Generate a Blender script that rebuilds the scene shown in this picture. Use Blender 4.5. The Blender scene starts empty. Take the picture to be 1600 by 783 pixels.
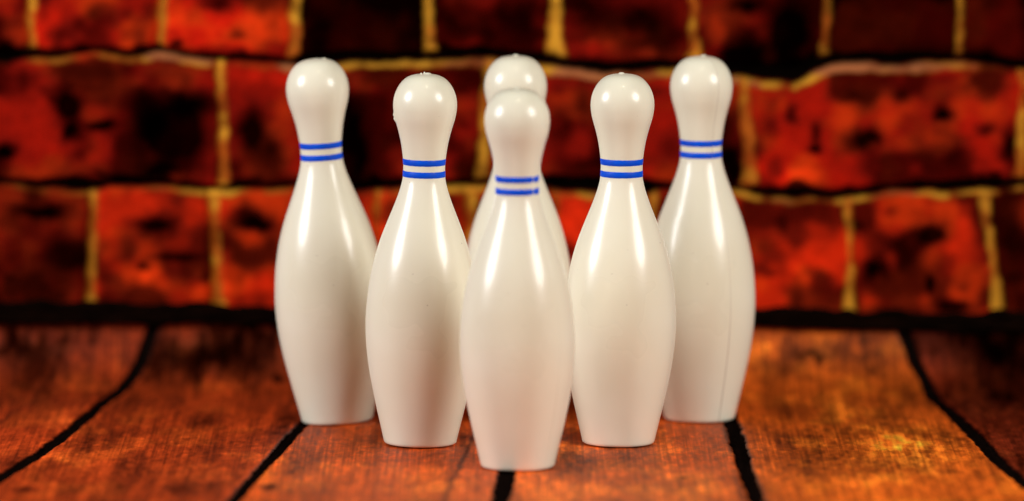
import bpy, math, random
import numpy as np
from mathutils import Vector, Matrix

random.seed(7)
rng = np.random.default_rng(11)
sc = bpy.context.scene
C = sc.collection

# ------------------------------------------------------------------ units
# one unit = one photograph pixel measured at the front pin; the pins are 0.15 m tall toys
U = 0.15 / 596.0
W, H = 1600.0, 783.0
D1 = 11026.0                       # camera to front pin, units
F = D1                             # focal length in photo pixels (1 px = 1 unit at D1)
PITCH = math.radians(7.0)

# ------------------------------------------------------------------ camera
cam_d = bpy.data.cameras.new('camera'); cam = bpy.data.objects.new('camera', cam_d); C.objects.link(cam)
cam_d.sensor_width = 36.0
cam_d.lens = 36.0 * F / W
cam_d.clip_start = 0.01; cam_d.clip_end = 100.0
fw = Vector((0, math.cos(PITCH), -math.sin(PITCH)))
rt = Vector((1, 0, 0)); up = rt.cross(fw)
def ray(px, py):
    return fw * F + rt * (px - W / 2) + up * (H / 2 - py)
# the front pin's base centre is the world origin
r0 = ray(809.0, 727.0)
CAM = -r0 * (D1 / r0.length)        # in units
cam.matrix_world = Matrix.Translation(CAM * U) @ Matrix(((rt.x, up.x, -fw.x, 0), (rt.y, up.y, -fw.y, 0), (rt.z, up.z, -fw.z, 0), (0, 0, 0, 1)))
def on_floor(px, py, z=0.0):
    r = ray(px, py); t = (z - CAM.z) / r.z
    return CAM + r * t
def on_depth(px, py, Y):
    r = ray(px, py); t = (Y - CAM.y) / r.y
    return CAM + r * t
sc.camera = cam
cam_d.dof.use_dof = True
cam_d.dof.focus_distance = (D1 + 175) * U
cam_d.dof.aperture_fstop = cam_d.lens / 72.0
cam_d.dof.aperture_blades = 0

# ------------------------------------------------------------------ light
world = bpy.data.worlds.new('World'); sc.world = world; world.use_nodes = True
bg = world.node_tree.nodes['Background']
bg.inputs['Color'].default_value = (1.0, 0.76, 0.36, 1); bg.inputs['Strength'].default_value = 0.05
sc.view_settings.view_transform = 'Standard'; sc.view_settings.look = 'None'
sc.view_settings.exposure = 0.0; sc.view_settings.gamma = 1.0
def area(name, az, el, dist, size, power, col, tgt=(0, 0.07, 0.07)):
    l = bpy.data.lights.new(name, 'AREA'); l.shape = 'DISK'; l.size = size
    l.energy = power; l.color = col
    o = bpy.data.objects.new(name, l); C.objects.link(o)
    a, e = math.radians(az), math.radians(el)
    p = Vector((math.sin(a) * math.cos(e), -math.cos(a) * math.cos(e), math.sin(e))) * dist + Vector(tgt)
    o.location = p
    o.rotation_euler = (Vector(tgt) - p).to_track_quat('-Z', 'Y').to_euler()
    return o
area('studio_lamp', -69, 24, 1.15, 0.46, 11.8, (0.96, 0.975, 0.99))
area('studio_lamp', 53, 26, 1.15, 0.46, 10.2, (0.98, 0.955, 0.91))
area('ceiling_lamp', 10, 66, 1.7, 0.035, 1.8, (1.0, 0.86, 0.6))

# ------------------------------------------------------------------ helpers
def mesh_grid(name, P, mat, cols=None, extra=None, parent=None):
    """P: (n, m, 3) metres"""
    n, m = P.shape[:2]
    me = bpy.data.meshes.new(name)
    idx = np.arange(n * m).reshape(n, m)
    q = np.stack([idx[:-1, :-1], idx[:-1, 1:], idx[1:, 1:], idx[1:, :-1]], -1).reshape(-1, 4)
    me.vertices.add(n * m); me.vertices.foreach_set('co', P.reshape(-1).astype(np.float32))
    me.loops.add(q.size); me.loops.foreach_set('vertex_index', q.reshape(-1).astype(np.int32))
    me.polygons.add(len(q)); me.polygons.foreach_set('loop_start', np.arange(0, q.size, 4, dtype=np.int32))
    me.polygons.foreach_set('loop_total', np.full(len(q), 4, dtype=np.int32))
    me.update(calc_edges=True)
    me.polygons.foreach_set('use_smooth', np.ones(len(q), dtype=bool))
    if cols is not None:
        a = me.color_attributes.new('tint', 'FLOAT_COLOR', 'POINT')
        a.data.foreach_set('color', np.concatenate([cols.reshape(-1, 3), np.ones((n * m, 1))], 1).reshape(-1).astype(np.float32))
    if extra is not None:
        a = me.attributes.new('grain', 'FLOAT_VECTOR', 'POINT')
        a.data.foreach_set('vector', extra.reshape(-1).astype(np.float32))
    me.materials.append(mat)
    o = bpy.data.objects.new(name, me); C.objects.link(o)
    if parent: o.parent = parent
    return o
def pymesh(name, verts, faces, mat, parent=None, smooth=True):
    me = bpy.data.meshes.new(name); me.from_pydata(verts, [], faces); me.update()
    if smooth: me.polygons.foreach_set('use_smooth', np.ones(len(faces), dtype=bool))
    me.materials.append(mat)
    o = bpy.data.objects.new(name, me); C.objects.link(o)
    if parent: o.parent = parent
    return o

LAT = rng.random((8, 257, 257))
def vnoise(x, y, k=0):
    L = LAT[k % 8]
    xi = np.floor(x).astype(int); yi = np.floor(y).astype(int)
    fx = x - xi; fy = y - yi
    fx = fx * fx * fx * (fx * (fx * 6 - 15) + 10); fy = fy * fy * fy * (fy * (fy * 6 - 15) + 10)
    x0 = xi % 256; y0 = yi % 256; x1 = (x0 + 1) % 256; y1 = (y0 + 1) % 256
    return (L[x0, y0] * (1 - fx) * (1 - fy) + L[x1, y0] * fx * (1 - fy) + L[x0, y1] * (1 - fx) * fy + L[x1, y1] * fx * fy)
def fbm(x, y, k=0, oct=4):
    s = np.zeros_like(x); a = 0.5; t = 0
    for i in range(oct):
        s += a * vnoise(x * 2 ** i + 17.3 * i, y * 2 ** i + 9.1 * i, k + i); t += a; a *= 0.5
    return s / t
def sstep(a, b, x):
    t = np.clip((x - a) / (b - a), 0, 1); return t * t * (3 - 2 * t)
def mix(a, b, t):
    t = t[..., None] if getattr(t, 'ndim', 0) and np.ndim(a) != t.ndim else t
    return a * (1 - t) + b * t

def new_mat(name):
    m = bpy.data.materials.new(name); m.use_nodes = True
    nt = m.node_tree; b = nt.nodes['Principled BSDF']
    return m, nt, b

# ------------------------------------------------------------------ materials
def pin_material():
    m, nt, b = new_mat('glossy_cream_plastic')
    N = nt.nodes.new; L = nt.links.new
    tc = N('ShaderNodeTexCoord'); oi = N('ShaderNodeObjectInfo')
    n1 = N('ShaderNodeTexNoise'); n1.inputs['Scale'].default_value = 22; n1.inputs['Detail'].default_value = 3
    L(tc.outputs['Object'], n1.inputs['Vector'])
    cr = N('ShaderNodeValToRGB'); cr.color_ramp.elements[0].position = 0.32; cr.color_ramp.elements[1].position = 0.68
    cr.color_ramp.elements[0].color = (0.83, 0.775, 0.60, 1); cr.color_ramp.elements[1].color = (0.88, 0.84, 0.69, 1)
    L(n1.outputs['Fac'], cr.inputs['Fac'])
    # dust specks
    v = N('ShaderNodeTexNoise'); v.inputs['Scale'].default_value = 420; v.inputs['Detail'].default_value = 1
    L(tc.outputs['Object'], v.inputs['Vector'])
    sr = N('ShaderNodeMapRange'); sr.inputs['From Min'].default_value = 0.80; sr.inputs['From Max'].default_value = 0.86
    L(v.outputs['Fac'], sr.inputs['Value'])
    mx = N('ShaderNodeMix'); mx.data_type = 'RGBA'
    L(sr.outputs['Result'], mx.inputs['Factor']); L(cr.outputs['Color'], mx.inputs['A']); mx.inputs['B'].default_value = (0.35, 0.27, 0.2, 1)
    L(mx.outputs['Result'], b.inputs['Base Color'])
    b.inputs['Roughness'].default_value = 0.27
    n2 = N('ShaderNodeTexNoise'); n2.inputs['Scale'].default_value = 24; n2.inputs['Detail'].default_value = 1.5
    mp = N('ShaderNodeMapping'); mp.inputs['Scale'].default_value = (1.6, 1.6, 0.9)
    L(tc.outputs['Object'], mp.inputs['Vector']); L(mp.outputs['Vector'], n2.inputs['Vector'])
    n3 = N('ShaderNodeTexNoise'); n3.inputs['Scale'].default_value = 900; n3.inputs['Detail'].default_value = 2
    L(tc.outputs['Object'], n3.inputs['Vector'])
    bp = N('ShaderNodeBump'); bp.inputs['Strength'].default_value = 0.42; bp.inputs['Distance'].default_value = 0.0018
    bp2 = N('ShaderNodeBump'); bp2.inputs['Strength'].default_value = 0.25; bp2.inputs['Distance'].default_value = 0.00006
    L(n2.outputs['Fac'], bp.inputs['Height']); L(n3.outputs['Fac'], bp2.inputs['Height']); L(bp.outputs['Normal'], bp2.inputs['Normal'])
    L(bp2.outputs['Normal'], b.inputs['Normal'])
    rr = N('ShaderNodeMapRange'); rr.inputs['To Min'].default_value = 0.21; rr.inputs['To Max'].default_value = 0.38
    L(n1.outputs['Fac'], rr.inputs['Value']); L(rr.outputs['Result'], b.inputs['Roughness'])
    b.inputs['Specular IOR Level'].default_value = 0.42; b.inputs['Coat Weight'].default_value = 0.2; b.inputs['Coat Roughness'].default_value = 0.11
    L(bp.outputs['Normal'], b.inputs['Coat Normal'])
    b.inputs['Subsurface Weight'].default_value = 0.05
    b.inputs['Subsurface Radius'].default_value = (1.0, 0.85, 0.6); b.inputs['Subsurface Scale'].default_value = 0.003
    return m
def seam_material():
    m, nt, b = new_mat('seam_plastic')
    b.inputs['Base Color'].default_value = (0.60, 0.52, 0.42, 1); b.inputs['Roughness'].default_value = 0.4
    return m
def stripe_material():
    m, nt, b = new_mat('blue_paint')
    N = nt.nodes.new; L = nt.links.new
    tc = N('ShaderNodeTexCoord')
    n = N('ShaderNodeTexNoise'); n.inputs['Scale'].default_value = 160; n.inputs['Detail'].default_value = 3
    L(tc.outputs['Object'], n.inputs['Vector'])
    cr = N('ShaderNodeValToRGB'); cr.color_ramp.elements[0].position = 0.3; cr.color_ramp.elements[1].position = 0.75
    cr.color_ramp.elements[0].color = (0.0, 0.06, 0.66, 1); cr.color_ramp.elements[1].color = (0.0, 0.095, 0.80, 1)
    L(n.outputs['Fac'], cr.inputs['Fac']); L(cr.outputs['Color'], b.inputs['Base Color'])
    b.inputs['Roughness'].default_value = 0.5; b.inputs['Specular IOR Level'].default_value = 0.15
    return m
M_PIN = pin_material(); M_SEAM = seam_material(); M_BLUE = stripe_material()

def tinted(name, rough0, rough1, nscale, bump, spec=0.4, wood=False):
    m, nt, b = new_mat(name)
    N = nt.nodes.new; L = nt.links.new
    at = N('ShaderNodeAttribute'); at.attribute_name = 'tint'
    tc = N('ShaderNodeTexCoord')
    vec = tc.outputs['Object']
    if wood:
        ga = N('ShaderNodeAttribute'); ga.attribute_name = 'grain'; vec = ga.outputs['Vector']
    n = N('ShaderNodeTexNoise'); n.inputs['Scale'].default_value = nscale; n.inputs['Detail'].default_value = 7; n.inputs['Roughness'].default_value = 0.62
    L(vec, n.inputs['Vector'])
    mr = N('ShaderNodeMapRange'); mr.inputs['From Min'].default_value = 0.3; mr.inputs['From Max'].default_value = 0.72
    mr.inputs['To Min'].default_value = 0.62 if wood else 0.8; mr.inputs['To Max'].default_value = 1.5 if wood else 1.2
    L(n.outputs['Fac'], mr.inputs['Value'])
    if wood:      # thin grain lines along the boards and short cross checks
        for sc_, lo, hi in (((2.4, 0.09, 1), .70, 1.34), ((1.3, 3.2, 1), .90, 1.12)):
            mp = N('ShaderNodeMapping'); mp.inputs['Scale'].default_value = sc_; L(vec, mp.inputs['Vector'])
            g = N('ShaderNodeTexNoise'); g.inputs['Scale'].default_value = 1.0; g.inputs['Detail'].default_value = 5; L(mp.outputs['Vector'], g.inputs['Vector'])
            gm = N('ShaderNodeMapRange'); gm.inputs['From Min'].default_value = .35; gm.inputs['From Max'].default_value = .65
            gm.inputs['To Min'].default_value = lo; gm.inputs['To Max'].default_value = hi; L(g.outputs['Fac'], gm.inputs['Value'])
            mm = N('ShaderNodeMath'); mm.operation = 'MULTIPLY'; L(mr.outputs[0], mm.inputs[0]); L(gm.outputs['Result'], mm.inputs[1]); mr = mm
    hsv = N('ShaderNodeVectorMath'); hsv.operation = 'SCALE'
    L(at.outputs['Color'], hsv.inputs[0]); L(mr.outputs[0], hsv.inputs['Scale'])
    L(hsv.outputs['Vector'], b.inputs['Base Color'])
    r = N('ShaderNodeMapRange'); r.inputs['To Min'].default_value = rough0; r.inputs['To Max'].default_value = rough1
    L(n.outputs['Fac'], r.inputs['Value']); L(r.outputs['Result'], b.inputs['Roughness'])
    bp = N('ShaderNodeBump'); bp.inputs['Strength'].default_value = 0.5; bp.inputs['Distance'].default_value = bump
    L(n.outputs['Fac'], bp.inputs['Height']); L(bp.outputs['Normal'], b.inputs['Normal'])
    sl = N('ShaderNodeVectorMath'); sl.operation = 'LENGTH'; L(at.outputs['Color'], sl.inputs[0])
    sm = N('ShaderNodeMapRange'); sm.inputs['From Min'].default_value = 0.01; sm.inputs['From Max'].default_value = 0.16; sm.inputs['To Max'].default_value = spec
    L(sl.outputs['Value'], sm.inputs['Value']); L(sm.outputs['Result'], b.inputs['Specular IOR Level'])
    return m
M_WOOD = tinted('worn_orange_wood', 0.42, 0.66, 1.0, 0.0003, 0.15, True)
M_BRICK = tinted('stained_red_brick', 0.8, 0.97, 120.0, 0.0006, 0.05)
M_DARK, nt_, b_ = new_mat('shadow_black')  # near black that stands in for shade at the wall foot
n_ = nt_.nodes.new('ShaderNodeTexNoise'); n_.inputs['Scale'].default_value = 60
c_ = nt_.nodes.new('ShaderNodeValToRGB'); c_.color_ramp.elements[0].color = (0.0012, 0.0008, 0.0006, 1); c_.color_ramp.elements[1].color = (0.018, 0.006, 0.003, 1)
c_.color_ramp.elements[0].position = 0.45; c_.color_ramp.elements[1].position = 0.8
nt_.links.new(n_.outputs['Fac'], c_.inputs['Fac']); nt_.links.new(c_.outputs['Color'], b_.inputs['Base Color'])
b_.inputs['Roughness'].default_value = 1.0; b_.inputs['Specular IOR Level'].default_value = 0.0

# ------------------------------------------------------------------ backdrop geometry: floor with a cove, wall
Y0 = on_floor(800, 628).y          # where the floor starts to sweep up
LC = 150.0                         # length of the eased sweep along the sheet, grown until it ends behind the shadow strip
_t = np.linspace(0, 1, 400); CA = math.pi / 2 * _t ** 1.45
_cy = np.cumsum(np.cos(CA)).max() / 400; _cz = np.cumsum(np.sin(CA)).max() / 400
while on_depth(800, 494, Y0 + _cy * LC).z > _cz * LC: LC += 1.0
CS = Y0 + LC * _t
CY = Y0 + np.concatenate([[0], np.cumsum(np.cos((CA[1:] + CA[:-1]) / 2))]) * LC / 399
CZ = np.concatenate([[0], np.cumsum(np.sin((CA[1:] + CA[:-1]) / 2))]) * LC / 399
YW = float(CY[-1]) + 2.0            # plane of the wall
RC = float(CZ[-1])
print('cove', YW - Y0, RC)
def floor_point_from_px(px, py):
    """surface coords (x, s) of the floor sheet seen at a pixel; s = length along the sheet from Y=0"""
    p = on_floor(px, py)
    if p.y <= Y0: return p.x, p.y
    r = ray(px, py)
    best = None
    for i in range(0, 400):        # cove
        Y = float(CY[i]); z = float(CZ[i])
        t = (Y - CAM.y) / r.y; q = CAM + r * t
        e = abs(q.z - z)
        if best is None or e < best[0]: best = (e, q.x, float(CS[i]))
    return best[1], best[2]

# pins: base front-edge pixel, lean (deg, + to the right), height scale, seam azimuth, stripe gap azimuth
PINS = [
    dict(px=809.0, py=738.0, lean=-0.1, k=0.9935, seam=47, gap=47, nub=(0.0, 0), twist=0.0,
         label='front white bowling pin, alone in the nearest row, blue neck stripes broken near the right'),
    dict(px=655.5, py=702.0, lean=0.95, k=0.991, seam=82, gap=150, nub=(3, 1), twist=1.3,
         label='second row white bowling pin left of the front pin, ragged burrs on its crown'),
    dict(px=966.8, py=701.0, lean=0.6, k=0.991, seam=-78, gap=160, nub=(-2, 0), twist=2.9,
         label='second row white bowling pin right of the front pin, small pointed tip'),
    dict(px=526.5, py=668.5, lean=-3.3, k=0.992, seam=96, gap=190, nub=(13, 0), twist=4.1,
         label='white bowling pin leaning outward to the left in the back row, its blue stripes tilted'),
    dict(px=810.5, py=663.0, lean=-0.55, k=0.997, seam=-100, gap=170, nub=(1, 0), twist=5.3,
         label='white bowling pin in the back row mostly hidden directly behind the front pin'),
    dict(px=1094.0, py=662.5, lean=0.2, k=0.996, seam=32, gap=200, nub=(3, 0), twist=0.7,
         label='rightmost white bowling pin of the back row, fine seam running down from its crown'),
]
for p in PINS:
    q = on_floor(p['px'], p['py'])           # front edge of the base
    p['pos'] = Vector((q.x, q.y + 57.0, 0))

# ---- floor
xs = np.concatenate([np.arange(-1500, -860, 8.0), np.arange(-860, 860, 2.0), np.arange(860, 1501, 8.0)])
S_END = Y0 + LC
ss = np.concatenate([np.arange(-1600, -420, 12.0), np.arange(-420, S_END, 3.0), [S_END]])
X, S = np.meshgrid(xs, ss)
gaps = [  # pixel polylines of the gaps between planks, half width in pixels (horizontal), depth
    ([(-330, 960), (-180, 860), (0, 747), (65, 707), (125, 660), (165, 625), (200, 597), (220, 565), (232, 535), (242, 505)], 9.5, 1.0),
    ([(150, 1010), (290, 860), (367, 780), (395, 747), (425, 715), (450, 687), (472, 664), (520, 618), (552, 580), (575, 545), (590, 505)], 8.5, 1.0),
    ([(745, 960), (782, 783), (792, 737), (806, 680), (820, 620), (830, 570), (835, 505)], 12.5, 1.0),
    ([(1255, 960), (1215, 860), (1182, 783), (1170, 750), (1157, 705), (1145, 665), (1128, 620), (1112, 570), (1100, 512)], 10.5, 1.0),
    ([(1880, 960), (1745, 860), (1600, 755), (1560, 720), (1520, 677), (1475, 635), (1445, 592), (1425, 555), (1412, 518)], 9.5, 1.0),
    ([(-600, 880), (-330, 740), (-180, 650), (-110, 600), (-80, 560), (-60, 505)], 9.0, 1.0),
    ([(2200, 880), (1980, 760), (1830, 660), (1760, 600), (1735, 560), (1720, 510)], 9.0, 1.0),
]
cracks = [
    ([(690, 800), (700, 765), (720, 725), (740, 680), (752, 655)], 3.5, 0.75),
    ([(-20, 672), (30, 640), (62, 610), (85, 580), (98, 545), (106, 510)], 3.0, 0.5),
    ([(130, 610), (146, 580), (156, 548), (160, 515)], 5.0, 0.3),
    ([(1160, 783), (1152, 740), (1148, 712)], 7.0, 0.7),
    ([(1128, 664), (1138, 690), (1144, 712)], 3.5, 0.8),
]
def gap_field(poly, hw):
    """signed distance in units, across the sheet, from a polyline given in photo pixels"""
    pts = [floor_point_from_px(*p) for p in poly]
    pts.sort(key=lambda a: a[1])
    s_ = np.array([p[1] for p in pts]); x_ = np.array([p[0] for p in pts])
    out = np.interp(ss, s_, x_)
    lo = ss < s_[0]; hi = ss > s_[-1]
    out[lo] = x_[0] + (ss[lo] - s_[0]) * (x_[1] - x_[0]) / (s_[1] - s_[0])
    # soften corners
    kern = np.exp(-0.5 * (np.arange(-6, 7) / 2.5) ** 2); kern /= kern.sum()
    out = np.convolve(np.pad(out, 6, mode='edge'), kern, 'valid')
    return out, (ss >= s_[0] - 6) & (ss <= s_[-1] + 6)
dark = np.zeros_like(X); groove = np.zeros_like(X)
lines = []
for poly, hw, dp in gaps:
    c, inside = gap_field(poly, hw); lines.append(c)
    wob = (fbm(S[:, :1] / 28.0, np.full_like(S[:, :1], len(lines) * 7.7), 2, 3) - 0.5)
    w = hw * (1.22 + 0.5 * (fbm(S[:, :1] / 60.0, np.full_like(S[:, :1], len(lines) * 3.1), 3, 3) - 0.5))
    d = np.abs(X - (c[:, None] + wob * 6)) - w
    groove = np.maximum(groove, 1 - sstep(-4.0, 2.5, d))
    dark = np.maximum(dark, 1 - sstep(-1.5, 3.0, d + 2 * (fbm(X / 6, S / 40, 1, 2) - 0.5)))
for poly, hw, dp in cracks:
    c, inside = gap_field(poly, hw)
    d = np.abs(X - c[:, None] + 6 * (fbm(X * 0 + 3, S / 30, 4, 2) - 0.5)) - hw
    s_lo, s_hi = ss[inside][0], ss[inside][-1]
    fade = sstep(s_lo, s_lo + 60, S) * (1 - sstep(s_hi - 60, s_hi, S)) if hw < 6 else (inside[:, None] * np.ones_like(X))
    dark = np.maximum(dark, dp * fade * (1 - sstep(-hw, 5.0, d)))
# plank index
order = np.argsort([l[len(ss) // 2] for l in lines]); L2 = np.array(lines)[order]
pl = np.zeros_like(X, dtype=int)
for l in L2: pl += (X > l[:, None])
# plank tones by index from left to right (linear albedo)
tones = np.array([[.20, .022, .004], [.29, .027, .004], [.31, .031, .004], [.41, .052, .005], [.46, .066, .006], [.47, .074, .006], [.15, .014, .003], [.15, .02, .003]])
base = tones[np.clip(pl, 0, 7)] * np.array([1.06, 1.12, 1.0])
# large blotches + grain running along each plank
SN = np.where(S < Y0, S, Y0 + (S - Y0) + (S - Y0) ** 2 / LC * 1.6)
bl = fbm(X / 80 + pl * 13.7, SN / 240, 5, 5)
gr = fbm(X / 20 + pl * 5.1, SN / 260, 6, 4)
fine = fbm(X / 8, SN / 34, 0, 4)
lum = 0.55 + 0.62 * sstep(0.25, 0.75, bl) + 0.75 * (gr - 0.5) + 0.8 * (fine - 0.5)
lum = np.clip(lum, 0.10, 2.0)
col = base * lum[..., None]
hot = sstep(0.52, 0.75, fbm(X / 60 + 4.4, SN / 120 + pl, 3, 4))
col = col * (1 + hot[..., None] * np.array([0.25, 0.5, 0.4]))
# knots, stains, pale spots; also painted falloff at the back and sheen front right: pixel centre, radii px, strength (negative = pale)
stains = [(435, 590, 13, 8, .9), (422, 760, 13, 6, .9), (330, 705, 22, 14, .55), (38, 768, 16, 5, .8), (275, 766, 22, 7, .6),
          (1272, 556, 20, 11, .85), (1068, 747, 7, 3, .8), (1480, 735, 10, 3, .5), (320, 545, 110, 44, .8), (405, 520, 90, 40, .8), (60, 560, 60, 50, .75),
          (20, 520, 80, 30, .8), (1550, 570, 80, 60, .85), (1520, 530, 80, 36, .8), (1225, 640, 28, 26, .6), (1240, 560, 60, 20, .5), (590, 640, 60, 40, .5),  # wide dark spots near the wall paint the light falling off
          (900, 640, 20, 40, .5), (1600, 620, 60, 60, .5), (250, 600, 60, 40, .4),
          (90, 715, 60, 16, -.6), (110, 650, 30, 26, -.5), (1390, 690, 90, 30, -.9), (1440, 715, 60, 20, -.8), (885, 700, 28, 18, -.8), (850, 765, 60, 20, -.5),  # strong pale pair on the right paints a sheen on the wood
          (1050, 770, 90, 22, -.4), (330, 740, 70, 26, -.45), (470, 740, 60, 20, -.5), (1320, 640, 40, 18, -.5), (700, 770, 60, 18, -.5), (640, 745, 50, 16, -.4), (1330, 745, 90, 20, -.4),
          (1300, 540, 120, 16, .35), (700, 540, 200, 40, .6), (150, 520, 90, 14, .3), (1560, 540, 90, 50, .6), (350, 560, 120, 45, .5), (190, 560, 30, 50, -.3), (560, 700, 50, 20, -.2), (1230, 520, 40, 12, -.3), (1200, 525, 12, 8, -.5)]  # broad dark spots here deepen the painted falloff on the sweep
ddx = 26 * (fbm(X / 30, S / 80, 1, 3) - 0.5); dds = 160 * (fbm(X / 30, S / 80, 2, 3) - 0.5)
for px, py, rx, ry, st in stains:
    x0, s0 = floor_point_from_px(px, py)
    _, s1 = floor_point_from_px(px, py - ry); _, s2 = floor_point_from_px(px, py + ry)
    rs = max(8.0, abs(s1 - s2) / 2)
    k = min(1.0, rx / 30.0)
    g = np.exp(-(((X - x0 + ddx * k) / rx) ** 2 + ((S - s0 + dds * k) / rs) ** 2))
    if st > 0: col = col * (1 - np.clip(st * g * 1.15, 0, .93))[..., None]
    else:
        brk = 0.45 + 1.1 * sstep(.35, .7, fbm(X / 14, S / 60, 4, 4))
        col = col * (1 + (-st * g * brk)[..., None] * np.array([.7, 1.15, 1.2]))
# pale worn edge beside gaps
edge = np.zeros_like(X)
for l in lines:
    d = np.abs(X - l[:, None]); edge = np.maximum(edge, np.exp(-((d - 16) / 5.0) ** 2))
edge *= sstep(.45, .7, fbm(X / 20, S / 70, 7, 3))
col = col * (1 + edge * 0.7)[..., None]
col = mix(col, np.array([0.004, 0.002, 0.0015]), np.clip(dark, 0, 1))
# sheet shape
a = np.interp(S, CS, CA)
Yp = np.where(S < Y0, S, np.interp(S, CS, CY)); Zp = np.interp(S, CS, CZ) + np.clip(S - S_END, 0, None)
nY = -np.sin(a); nZ = np.cos(a)
hgt = -3.0 * groove + 1.2 * (fbm(X / 260, S / 260, 6, 2) - 0.5) * sstep(1500, 1600, np.abs(X)) 
Zp = Zp + nZ * hgt; Yp = Yp + nY * hgt
# soft ruck in the boards that tips the leaning pin
lp = PINS[3]; th = math.radians(-lp['lean']); bx = lp['pos'].x - 57.0
ramp = np.clip(X - bx, 0, 130) * math.tan(th)
lift = ramp * (1 - sstep(118, 240, X - bx)) * (1 - sstep(45, 130, np.abs(S - lp['pos'].y)))
Zp = Zp + lift * (S < Y0)
P = np.stack([X, Yp, Zp], -1) * U
grain = np.stack([X / 11.0 + pl * 31.0, SN / 34.0, pl * 2.7], -1)
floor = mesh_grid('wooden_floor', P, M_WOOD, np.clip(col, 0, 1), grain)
floor['kind'] = 'structure'

# ------------------------------------------------------------------ brick wall
def wx(px, py=300): return on_depth(px, py, YW).x
def wz(px, py): return on_depth(px, py, YW).z
xs = np.arange(-1500, 1501, 3.0)
z_lo, z_hi = RC - 8.0, wz(800, -260)
zs = np.arange(z_lo, z_hi, 3.0)
X, Z = np.meshgrid(xs, zs)
# pixel coordinates used only to read the layout off the photograph
scale = (wx(1600) - wx(0)) / 1600.0; x_off = wx(0)
zt, zb = wz(800, 0), wz(800, 500)
PXc = (X - x_off) / scale
PYc = (zt - Z) / ((zt - zb) / 500.0)
wu = PXc + 9 * (fbm(X / 40, Z / 40, 0, 3) - 0.5); wv = PYc + 9 * (fbm(X / 45, Z / 40, 3, 3) - 0.5)
# bed joints: polyline of the painted shadow line's centre, half height ; pale ledge beneath
beds = [
    ([(-300, 85), (0, 88), (77, 84), (153, 77), (204, 84), (245, 76), (306, 86), (450, 96), (560, 88), (760, 86), (870, 98), (950, 106), (1060, 102), (1150, 108), (1240, 116), (1300, 92), (1500, 92), (1600, 103), (1900, 96)],
     [(-300, 7), (0, 10), (60, 6), (150, 4), (230, 8), (300, 5), (450, 6), (480, 10), (700, 8), (860, 9), (1060, 9), (1240, 14), (1300, 9), (1600, 8), (1900, 7)]),
    ([(-300, 283), (0, 284), (150, 290), (250, 284), (340, 294), (450, 290), (560, 291), (700, 285), (800, 282), (900, 288), (1010, 291), (1100, 288), (1185, 298), (1300, 303), (1400, 293), (1500, 288), (1600, 284), (1900, 284)],
     [(-300, 5), (0, 5), (150, 10), (230, 7), (340, 3), (450, 6), (560, 8), (700, 4), (800, 6), (880, 13), (1010, 12), (1060, 4), (1160, 2), (1200, 9), (1400, 9), (1600, 8), (1900, 6)]),
    ([(-300, -98), (200, -104), (500, -96), (900, -100), (1300, -92), (1900, -100)], [(-300, 7), (400, 5), (800, 9), (1900, 6)]),
]
def pl_(poly, x):
    a = np.array(poly); return np.interp(x, a[:, 0], a[:, 1])
b0, b1, bm = [pl_(b[0], PXc) for b in beds]
h0, h1, hm = [pl_(b[1], PXc) * (0.5 + 0.75 * fbm(X / 50, Z * 0 + i * 3, 2, 3)) for i, b in enumerate(beds)]
course = np.where(wv < bm, -1, np.where(wv < b0, 0, np.where(wv < b1, 1, 2)))
# vertical joints per course: (x at top, x at bottom, half width, brightness)
joints = {
    -1: [(-160, -160, 8, .5), (140, 140, 8, .6), (420, 420, 8, .5), (760, 760, 8, .6), (1010, 1010, 8, .5), (1400, 1400, 8, .6), (1720, 1720, 8, .6)],
    0: [(-170, -170, 8, .6), (55, 50, 8, .8), (257, 254, 8, .62), (460, 462, 10, .85), (664, 672, 9, .85), (868, 869, 14, .9), (1082, 1084, 9, .85), (1288, 1289, 8, .75), (1503, 1497, 7, .7), (1730, 1730, 8, .6)],
    1: [(-200, -200, 9, .6), (346, 350, 8, .95), (762, 752, 9, .8), (1162, 1172, 11, .75), (1598, 1594, 9, .75), (1850, 1850, 9, .6)],
    2: [(-150, -150, 9, .6), (147, 140, 8, .62), (334, 340, 10, 1.0), (590, 592, 6, .5), (735, 738, 12, 1.0), (868, 872, 8, .5), (1020, 1022, 8, .5), (1326, 1330, 8, .8), (1538, 1562, 9, .75), (1800, 1800, 9, .6)],
}
spans = {-1: (-290, -98), 0: (-98, 90), 1: (105, 285), 2: (300, 478)}
mort = np.zeros_like(X); mb = np.zeros_like(X); vdist = np.full_like(X, 999.0)
bid = course * 20
for c, js in joints.items():
    m_ = course == c; t0, t1 = spans[c]; t = np.clip((PYc - t0) / (t1 - t0), 0, 1)
    for j, (xa, xb, hw, br) in enumerate(js):
        cx = xa + (xb - xa) * t + 7 * (fbm(Z / 30 + j * 5.3, X * 0 + c * 3.3, 5, 2) - 0.5)
        w = hw * (0.85 + 0.5 * (fbm(Z / 25 + j, X * 0 + c, 6, 2) - 0.5)) + 4 * np.exp(-((t - 1.0) / .1) ** 2) + 2 * np.exp(-(t / .1) ** 2) - 1.5
        d = np.abs(wu * .35 + PXc * .65 - cx) - w
        vdist = np.where(m_, np.minimum(vdist, d), vdist)
        k = (1 - sstep(-5, 4, d)) * m_ * (0.55 + 0.45 * sstep(.3, .55, fbm(X / 20 + j, Z / 28, 3, 3)))
        mb = np.where(k > mort, br, mb); mort = np.maximum(mort, k)
        bid = bid + ((PXc > cx) & m_)
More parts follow.
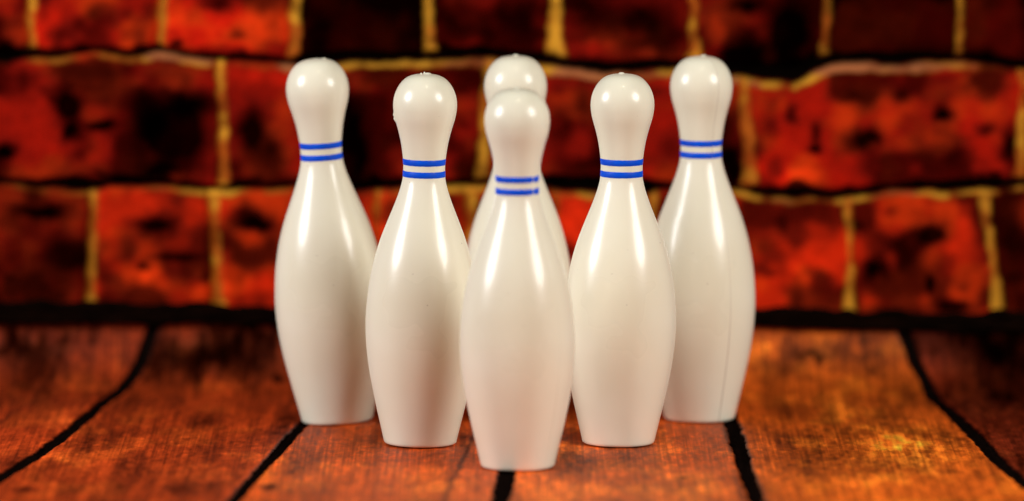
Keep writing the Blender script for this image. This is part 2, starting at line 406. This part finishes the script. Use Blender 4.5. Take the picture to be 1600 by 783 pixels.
# ledges: pale top rim of each course, brightness along x
led0 = (0.8 + 0.45 * sstep(.35, .7, fbm(X / 50, Z * 0 + 2, 7, 3))) * pl_([(-300, .2), (20, .25), (60, .6), (150, .45), (220, .5), (240, .95), (320, 1.0), (345, .35), (430, .5), (445, .8), (560, .7), (640, .7), (760, .5), (850, .6), (900, .9), (1000, .45), (1100, .55), (1150, .8), (1185, .75), (1230, .3), (1280, .9), (1400, .75), (1500, .6), (1530, .3), (1600, .35), (1900, .4)], PXc)
led1 = (0.75 + 0.5 * sstep(.35, .7, fbm(X / 50, Z * 0 + 6, 7, 3))) * pl_([(-300, .2), (0, .25), (140, .55), (170, .3), (290, .65), (345, .9), (400, .4), (500, .25), (620, .4), (680, .55), (752, .9), (800, .4), (900, .6), (930, .65), (1000, .35), (1100, .4), (1160, .9), (1200, .4), (1300, .35), (1325, .7), (1400, .35), (1500, .6), (1535, .95), (1570, .4), (1900, .3)], PXc)
e0 = wv - (b0 + h0); e1 = wv - (b1 + h1); em = wv - (bm + hm)
th0 = 13 + 5 * (fbm(X / 60, Z * 0, 2, 2) - .5); th1 = 11 + 5 * (fbm(X / 60, Z * 0 + 4, 2, 2) - .5)
L0 = (1 - sstep(th0 - 7, th0 + 5, e0)) * sstep(-4, 1, e0) * led0
L1 = (1 - sstep(th1 - 7, th1 + 5, e1)) * sstep(-4, 1, e1) * led1
Lm = (1 - sstep(6, 13, em)) * sstep(-4, 1, em) * 0.5
ledge = np.maximum(np.maximum(L0, L1), Lm)
bdark = np.maximum.reduce([1 - sstep(-4, 5, np.abs(wv - b0) - h0), 1 - sstep(-4, 5, np.abs(wv - b1) - h1), 1 - sstep(-3, 3, np.abs(wv - bm) - hm)])
# brick colour: per-brick tone, stains
btone = {}
def tone(c, i):
    T = {(0, 0): .7, (0, 1): .62, (0, 2): 1.0, (0, 3): 1.0, (0, 4): .03, (0, 5): .30, (0, 6): .22, (0, 7): .26, (0, 8): .06, (0, 9): .10,  # last brick of each course also lowered to paint the dark right corner
         (1, 1): .55, (1, 2): .50, (1, 3): .55, (1, 4): .75, (1, 5): .5,
         (2, 1): .42, (2, 2): .95, (2, 3): .95, (2, 4): .9, (2, 5): .8, (2, 6): 1.0, (2, 7): 1.05, (2, 8): .95, (2, 9): .35}
    return T.get((c, i), 0.55)
bt = np.zeros_like(X)
for v in np.unique(bid):
    c = int(round(v / 20.0)) if v >= 0 else int(math.floor((v + 10) / 20.0)); i = int(v - c * 20)
    bt[bid == v] = tone(c, i)
nz = fbm(X / 80 + course * 3, Z / 75, 7, 3)
n2 = fbm(X / 36, Z / 34, 2, 3)
lum = bt * (0.20 + 1.2 * sstep(0.30, 0.64, nz)) * (0.72 + 0.56 * n2)
red = np.array([0.66, 0.012, 0.002]); org = np.array([0.76, 0.042, 0.003])
col = mix(red, org, np.clip(sstep(.42, .75, fbm(X / 70, Z / 60, 4, 3)) + .35 * (course == 2), 0, 1)) * lum[..., None]
blobs = [  # px, py, rx, ry, strength
    (105, 165, 30, 28, .95), (112, 205, 18, 22, .9), (160, 195, 30, 9, .95), (8, 236, 22, 12, .9), (272, 205, 72, 72, .95), (300, 160, 50, 22, .8), (260, 265, 50, 20, .8), (235, 180, 30, 40, .7),
    (15, 80, 40, 16, .95), (90, 50, 18, 14, .5), (330, 5, 25, 15, .6), (370, 52, 14, 10, .6), (275, 68, 14, 9, .9),
    (395, 205, 34, 48, .85), (425, 250, 22, 36, .6), (375, 285, 20, 12, .7), (550, 230, 30, 80, .97), (530, 160, 20, 30, .8), (640, 200, 50, 60, .3),
    (60, 330, 60, 14, .8), (100, 400, 50, 50, .7), (20, 400, 20, 40, .4), (245, 350, 42, 20, .85), (275, 402, 46, 7, .85), (225, 415, 16, 9, .75), (320, 430, 8, 12, .6), (200, 385, 14, 20, .5), (400, 350, 34, 16, .9), (390, 345, 50, 20, .6), (425, 380, 20, 20, .6),
    (1000, 30, 60, 30, .7), (930, 25, 30, 30, .6), (1040, 70, 30, 20, .5), (1160, 85, 50, 26, .95), (1230, 60, 40, 70, .93), (1165, 8, 30, 14, .8), (1100, 60, 12, 20, .4), (1145, 60, 20, 30, .4), (760, 60, 20, 18, .6), (790, 30, 20, 30, .5), (720, 20, 40, 24, .6), (820, 20, 18, 40, .5),
    (960, 250, 60, 18, .6), (1000, 150, 30, 20, .3), (1110, 200, 30, 60, .75), (1145, 255, 18, 46, .95), (1050, 230, 30, 30, .5), (880, 200, 30, 40, .35),
    (1272, 232, 13, 11, .95), (1275, 205, 11, 22, .7), (1350, 215, 40, 24, .85), (1325, 150, 26, 12, .6), (1235, 180, 14, 20, .7), (1475, 175, 18, 14, .85), (1405, 150, 12, 14, .65), (1540, 200, 18, 12, .7), (1580, 225, 22, 40, .8), (1210, 265, 14, 16, .5), (1430, 200, 30, 30, .35), (1480, 240, 40, 16, .4),
    (1222, 350, 11, 12, .6), (1335, 350, 13, 10, .9), (1365, 420, 26, 22, .8), (1455, 365, 30, 22, .9), (1400, 380, 20, 16, .6), (1420, 400, 26, 24, .6), (1453, 447, 8, 18, .95), (1490, 480, 34, 14, .9), (1200, 425, 16, 8, .5), (1580, 400, 24, 60, .5), (1475, 410, 20, 20, .5), (1390, 330, 14, 10, .5),
    (930, 420, 14, 10, .5), (620, 360, 20, 20, .3), (905, 430, 40, 30, .3),
    (1250, 420, 50, 30, -.6), (1200, 270, 40, 18, -.4), (1250, 275, 34, 14, -.7), (380, 445, 50, 20, -.5), (220, 440, 60, 20, -.5), (300, 370, 20, 40, -.4), (240, 60, 100, 40, -.25), (400, 40, 60, 60, -.25), (600, 345, 60, 30, -.5), (900, 370, 30, 40, -.5), (120, 370, 14, 30, -.4), (620, 135, 80, 16, -.5),
    (170, 130, 170, 10, -.35), (420, 120, 60, 14, -.5), (1075, 130, 60, 12, -.6), (1430, 470, 90, 12, -.5), (230, 150, 40, 14, .2), (500, 430, 60, 60, .2), (930, 78, 40, 14, -1.6), (1010, 80, 14, 10, -1.2), (1240, 50, 10, 26, -.9), (740, 72, 30, 14, -.9), (1120, 50, 14, 26, -.8)]
bx_ = 20 * (fbm(X / 26, Z / 26, 1, 4) - 0.5); by_ = 20 * (fbm(X / 26, Z / 26, 5, 4) - 0.5)
for px, py, rx, ry, st in blobs:
    kx = min(1.0, rx / 16); ky = min(1.0, ry / 16)
    g = np.exp(-(((PXc - px + bx_ * kx) / rx) ** 2 + ((PYc - py + by_ * ky) / ry) ** 2) ** 1.5)
    if st > 0: col = col * (1 - np.clip(1.25 * st * g, 0, .98))[..., None]
    else: col = col * (1 - st * 1.2 * g)[..., None]
mcol_y = np.array([1.25, 0.58, 0.045]); mcol_r = np.array([0.85, 0.20, 0.018]); mcol_p = np.array([0.80, 0.26, 0.09])
mn = fbm(X / 30, Z / 40, 6, 3)
mv = mix(mcol_r, mcol_y, np.clip(sstep(.32, .62, mn) * mb * 1.25, 0, 1)) * (0.45 + 0.65 * mb)[..., None]
lv = mix(mcol_r, mix(mcol_y, mcol_p, sstep(.45, .6, fbm(X / 90, Z / 30, 1, 2))), sstep(.3, .6, ledge)) * (0.25 + 0.75 * np.clip(ledge, 0, 1))[..., None]
col = mix(col, lv, np.clip(sstep(0.15, .6, ledge * (0.45 + 1.0 * fbm(X / 24, Z / 14, 5, 3))), 0, 1) * .9)
col = mix(col, mv, np.clip(mort, 0, 1))
bed_fringe = np.zeros_like(X)  # dark fringe of uneven reach just above each bed joint
for b_, h_ in ((b0, h0), (b1, h1)):
    up_ = (b_ - h_) - wv
    reach = 1 + 15 * sstep(.48, .78, fbm(X / 60, Z * 0 + b_[0, 0], 6, 2))
    bed_fringe = np.maximum(bed_fringe, (1 - sstep(reach - 5, reach + 4, up_)) * (up_ > -6))
col = col * (1 - 0.93 * bed_fringe * (1 - mort) * (.4 + .6 * sstep(.4, .6, n2)))[..., None]
nearbed = np.clip(bdark, 0, 1)
col = mix(col, np.array([0.003, 0.0015, 0.001]), nearbed) * 0.54  # shadow lines under the courses painted near black
# relief: raised rough bricks, sunken mortar, deep open bed joints
rel = 9.0 * sstep(-2, 9, vdist) + 4.0 * (fbm(X / 22, Z / 20, 3, 4) - 0.5) + 3.5 * (fbm(X / 75, Z / 60, 0, 3) - 0.5)
rel = rel - 13.0 * nearbed
rel = np.where(np.isfinite(rel), rel, 0)
P = np.stack([X, YW + 6.0 - rel, Z], -1) * U
bw = bpy.data.objects.new('brick_wall', None); C.objects.link(bw); bw.location = (0, YW * U, z_lo * U)
wall = mesh_grid('wall_face', P - np.array([0, YW * U, z_lo * U]), M_BRICK, np.clip(col, 0, 1), parent=bw)
bw['label'] = 'rough red brick wall with black stains and yellow mortar joints behind the pins'; bw['category'] = 'wall'
# solid body behind the relief
x0, x1, y0, y1, z0, z1 = -1500, 1500, 26, 260, -RC - 2, z_hi - z_lo
vb = [(x0, y0, z0), (x1, y0, z0), (x1, y1, z0), (x0, y1, z0), (x0, y0, z1), (x1, y0, z1), (x1, y1, z1), (x0, y1, z1)]
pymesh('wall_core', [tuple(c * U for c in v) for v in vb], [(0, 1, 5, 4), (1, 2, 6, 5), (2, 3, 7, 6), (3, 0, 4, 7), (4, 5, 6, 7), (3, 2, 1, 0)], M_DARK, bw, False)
# shadow line at the wall foot, modelled as a near-black strip (its edges wander a little)
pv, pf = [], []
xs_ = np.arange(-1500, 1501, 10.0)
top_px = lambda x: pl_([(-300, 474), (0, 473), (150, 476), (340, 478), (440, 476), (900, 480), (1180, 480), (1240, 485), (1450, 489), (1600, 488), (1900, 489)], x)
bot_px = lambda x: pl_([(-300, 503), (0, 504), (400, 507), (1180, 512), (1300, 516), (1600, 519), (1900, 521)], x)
yf = -15.0                                       # front of the shadow strip relative to the wall plane
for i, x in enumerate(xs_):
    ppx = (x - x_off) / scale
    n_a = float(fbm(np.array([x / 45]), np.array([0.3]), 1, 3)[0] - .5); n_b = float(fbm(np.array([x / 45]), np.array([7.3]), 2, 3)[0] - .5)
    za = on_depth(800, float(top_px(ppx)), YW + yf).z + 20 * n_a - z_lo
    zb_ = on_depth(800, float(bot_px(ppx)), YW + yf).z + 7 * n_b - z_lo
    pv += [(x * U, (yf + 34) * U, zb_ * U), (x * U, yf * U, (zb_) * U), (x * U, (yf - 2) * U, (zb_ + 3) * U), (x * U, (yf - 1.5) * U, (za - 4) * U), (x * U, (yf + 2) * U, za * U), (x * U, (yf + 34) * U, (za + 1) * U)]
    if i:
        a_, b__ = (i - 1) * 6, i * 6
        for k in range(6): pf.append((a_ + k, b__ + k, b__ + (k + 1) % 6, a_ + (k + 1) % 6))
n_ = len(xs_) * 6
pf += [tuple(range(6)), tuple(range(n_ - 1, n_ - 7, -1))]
pymesh('shadow_strip', pv, pf, M_DARK, bw, False)

# ------------------------------------------------------------------ bowling pins
PROF = [(0, 0), (0, 40), (0.2, 52), (0.9, 55.6), (2.4, 57.4), (5, 58.4), (26, 63.3), (53.5, 69.8), (81, 75.9), (107.5, 81.4), (134.6, 85.9), (162, 89), (189, 90.4), (214, 90.0),
        (248, 87.2), (276, 82.8), (303, 76.8), (330, 68.6), (356.5, 58.6), (384, 47.6), (405, 40.0), (420, 35.8), (431, 34.0), (450.5, 33.5), (464, 34.6), (486, 37.9), (505, 42.4), (524, 47.9), (536, 50.2),
        (545.5, 51.0), (556, 50.2), (566, 47.6), (576, 43), (584, 37), (590, 30), (594, 21), (596, 10), (596.5, 0)]
def catmull(pts, n):
    out = []
    for i in range(len(pts) - 1):
        p0 = pts[max(i - 1, 0)]; p1 = pts[i]; p2 = pts[i + 1]; p3 = pts[min(i + 2, len(pts) - 1)]
        for j in range(n):
            t = j / n
            out.append(tuple(0.5 * ((2 * p1[k]) + (-p0[k] + p2[k]) * t + (2 * p0[k] - 5 * p1[k] + 4 * p2[k] - p3[k]) * t * t + (-p0[k] + 3 * p1[k] - 3 * p2[k] + p3[k]) * t ** 3) for k in (0, 1)))
    return out + [pts[-1]]
BODY = PROF[:5] + catmull(PROF[5:], 5)
zz = np.array([p[0] for p in BODY[5:]]); rr_ = np.array([p[1] for p in BODY[5:]])
def rad(z): return float(np.interp(z, zz, rr_))
def az_vec(deg):      # azimuth 0 faces the camera, + to the right
    a = math.radians(deg); return math.sin(a), -math.cos(a)
def add_pin(p):
    t = bpy.data.objects.new('bowling_pin', None); C.objects.link(t)
    k = p['k'] * U
    # body
    nseg = 96; v = [(0, 0, 0)]; f = []
    rings = [q for q in BODY if q[1] > 0.01]
    ph = p['twist']
    for (z, r) in rings:
        for s in range(nseg):
            a = 2 * math.pi * s / nseg
            wob = 1 + 0.0035 * math.sin(2 * a + ph) * math.sin(z / 90.0 + ph) + 0.002 * math.sin(3 * a + z / 55.0 + ph)
            v.append((r * wob * math.cos(a) * k, r * wob * math.sin(a) * k, z * k))
    v.append((0, 0, 596.5 * k))
    for s in range(nseg): f.append((0, 1 + (s + 1) % nseg, 1 + s))
    for i in range(len(rings) - 1):
        a0 = 1 + i * nseg; b0_ = a0 + nseg
        for s in range(nseg): f.append((a0 + s, a0 + (s + 1) % nseg, b0_ + (s + 1) % nseg, b0_ + s))
    a0 = 1 + (len(rings) - 1) * nseg
    for s in range(nseg): f.append((a0 + s, a0 + (s + 1) % nseg, len(v) - 1))
    pymesh('body', v, f, M_PIN, t)
    # two painted stripes, broken where the print ends meet
    for zc, hgt_ in ((455.6, 4.9), (436.4, 4.9)):
        v, f = [], []
        n = 120; gapw = 1.1
        start = p['gap'] + gapw; span = 360 - 2 * gapw
        extra_cut = (p is PINS[0])
        for i in range(n + 1):
            d = start + span * i / n
            sx, sy = az_vec(d)
            ed = 0.25 * math.sin(d * 0.31 + ph * 3) * math.sin(d * 0.093 + zc)
            tp = 1.0 - 0.35 * (1 if i in (0, n) else 0)
            for dz, dr in ((-hgt_ * tp - ed * .5, -0.1), (-hgt_ * tp + .5 - ed * .5, 0.3), (hgt_ * tp - .5 + ed * .4, 0.3), (hgt_ * tp + ed * .4, -0.1)):
                r = rad(zc + dz) * (1.004) + dr
                v.append((sx * r * k, sy * r * k, (zc + dz) * k))
            if i:
                o = (i - 1) * 4
                for q in range(3): f.append((o + q, o + 4 + q, o + 5 + q, o + 1 + q))
        f = [tuple(x) for x in f]
        pymesh('stripe', v, f, M_BLUE, t)
    # moulding seam: a hair-thin ridge down both sides
    v, f = [], []
    zl = list(np.linspace(3, 560, 110)) + [566, 572, 578, 583, 588, 591, 593.5, 595.3, 596.4]
    prof = [(z, rad(z)) for z in zl]
    path = [(r, z) for z, r in prof] + [(0, 596.9)] + [(-r, z) for z, r in reversed(prof)]
    sx, sy = az_vec(p['seam']); tx, ty = -sy, sx
    prominent = 0.42 if p is PINS[5] else 0.26
    for i, (r, z) in enumerate(path):
        nr = 1 if r > 0 else (-1 if r < 0 else 0)
        # outward normal in the seam plane
        a_ = path[max(i - 1, 0)]; c_ = path[min(i + 1, len(path) - 1)]
        dx, dz = c_[0] - a_[0], c_[1] - a_[1]; ln = math.hypot(dx, dz) or 1; nx, nz_ = dz / ln, -dx / ln
        for off, out in ((-0.75, -0.35), (0, prominent), (0.75, -0.35)):
            rr = r + nx * out + (0.10 if r > 0 else -0.10 if r < 0 else 0)
            v.append(((sx * rr + tx * off) * k, (sy * rr + ty * off) * k, (z + nz_ * out) * k))
        if i:
            o = (i - 1) * 3
            for q in range(2): f.append((o + q, o + 3 + q, o + 4 + q, o + 1 + q))
    pymesh('mould_seam', v, f, M_SEAM if p is PINS[5] else M_PIN, t)
    # the sprue nub on the crown
    ox, big = p['nub']
    v, f = [], []; n = 14
    def nub(ox, oy, zb, r0_, h_, sd):
        b_ = len(v); rs = random.Random(sd)
        for (fr, fz) in ((1.7, -1.6), (1.1, 0.1), (0.75, 0.55), (0.5, 0.9)):
            for s in range(n):
                a = 2 * math.pi * s / n; j = 1 + 0.22 * rs.uniform(-1, 1)
                v.append(((ox + math.cos(a) * r0_ * fr * j) * k, (oy + math.sin(a) * r0_ * fr * j) * k, (zb + h_ * fz * (1 + .15 * rs.uniform(-1, 1))) * k))
        v.append((ox * k, oy * k, (zb + h_) * k))
        for i in range(3):
            for s in range(n): f.append((b_ + i * n + s, b_ + i * n + (s + 1) % n, b_ + (i + 1) * n + (s + 1) % n, b_ + (i + 1) * n + s))
        for s in range(n): f.append((b_ + 3 * n + s, b_ + 3 * n + (s + 1) % n, len(v) - 1))
    zt_ = lambda o: float(545.5 + math.sqrt(max(51.0 ** 2 - o * o, 0)))
    nub(ox, 0, zt_(ox) - 1.0, 6.0, 3.0, int(ph * 10))
    if big:
        nub(-7, -2, zt_(7) - .3, 1.6, 2.6, 3); nub(-2, 3, zt_(3), 1.5, 3.0, 4); nub(7, 1, zt_(7) - .2, 2.4, 1.8, 5)
    pymesh('tip_nub', v, f, M_PIN, t)
    if big:   # torn flash on the left side under the head
        v2, f2 = [], []
        for i in range(7):
            z = 517 + i * 3.2; r = rad(z); out = [0, 1.2, 2.4, 1.0, 1.8, 0.8, 0][i]
            for off in (-1.2, 1.2): v2.append((-(r - 0.4) * k, off * k - 2 * k, z * k))
            v2.append((-(r + out) * k, -2 * k, z * k))
            if i:
                o = (i - 1) * 3
                f2 += [(o, o + 3, o + 5, o + 2), (o + 2, o + 5, o + 4, o + 1)]
        pymesh('burr', v2, f2, M_PIN, t)
    # stand it on the boards, leaning about the edge of its base
    ang = math.radians(p['lean']); pos = p['pos']
    piv = -57.0 if ang < 0 else 57.0
    R_ = Matrix.Rotation(ang, 3, 'Y')
    off = Vector((piv, 0, 0)) - R_ @ Vector((piv, 0, 0))
    t.rotation_euler = (0, ang, 0)
    t.location = (pos + off + Vector((0, 0, 0.25))) * U
    t['label'] = p['label']; t['category'] = 'bowling pin'; t['group'] = 'six white bowling pins set in a triangle'
    return t
for p in PINS: add_pin(p)
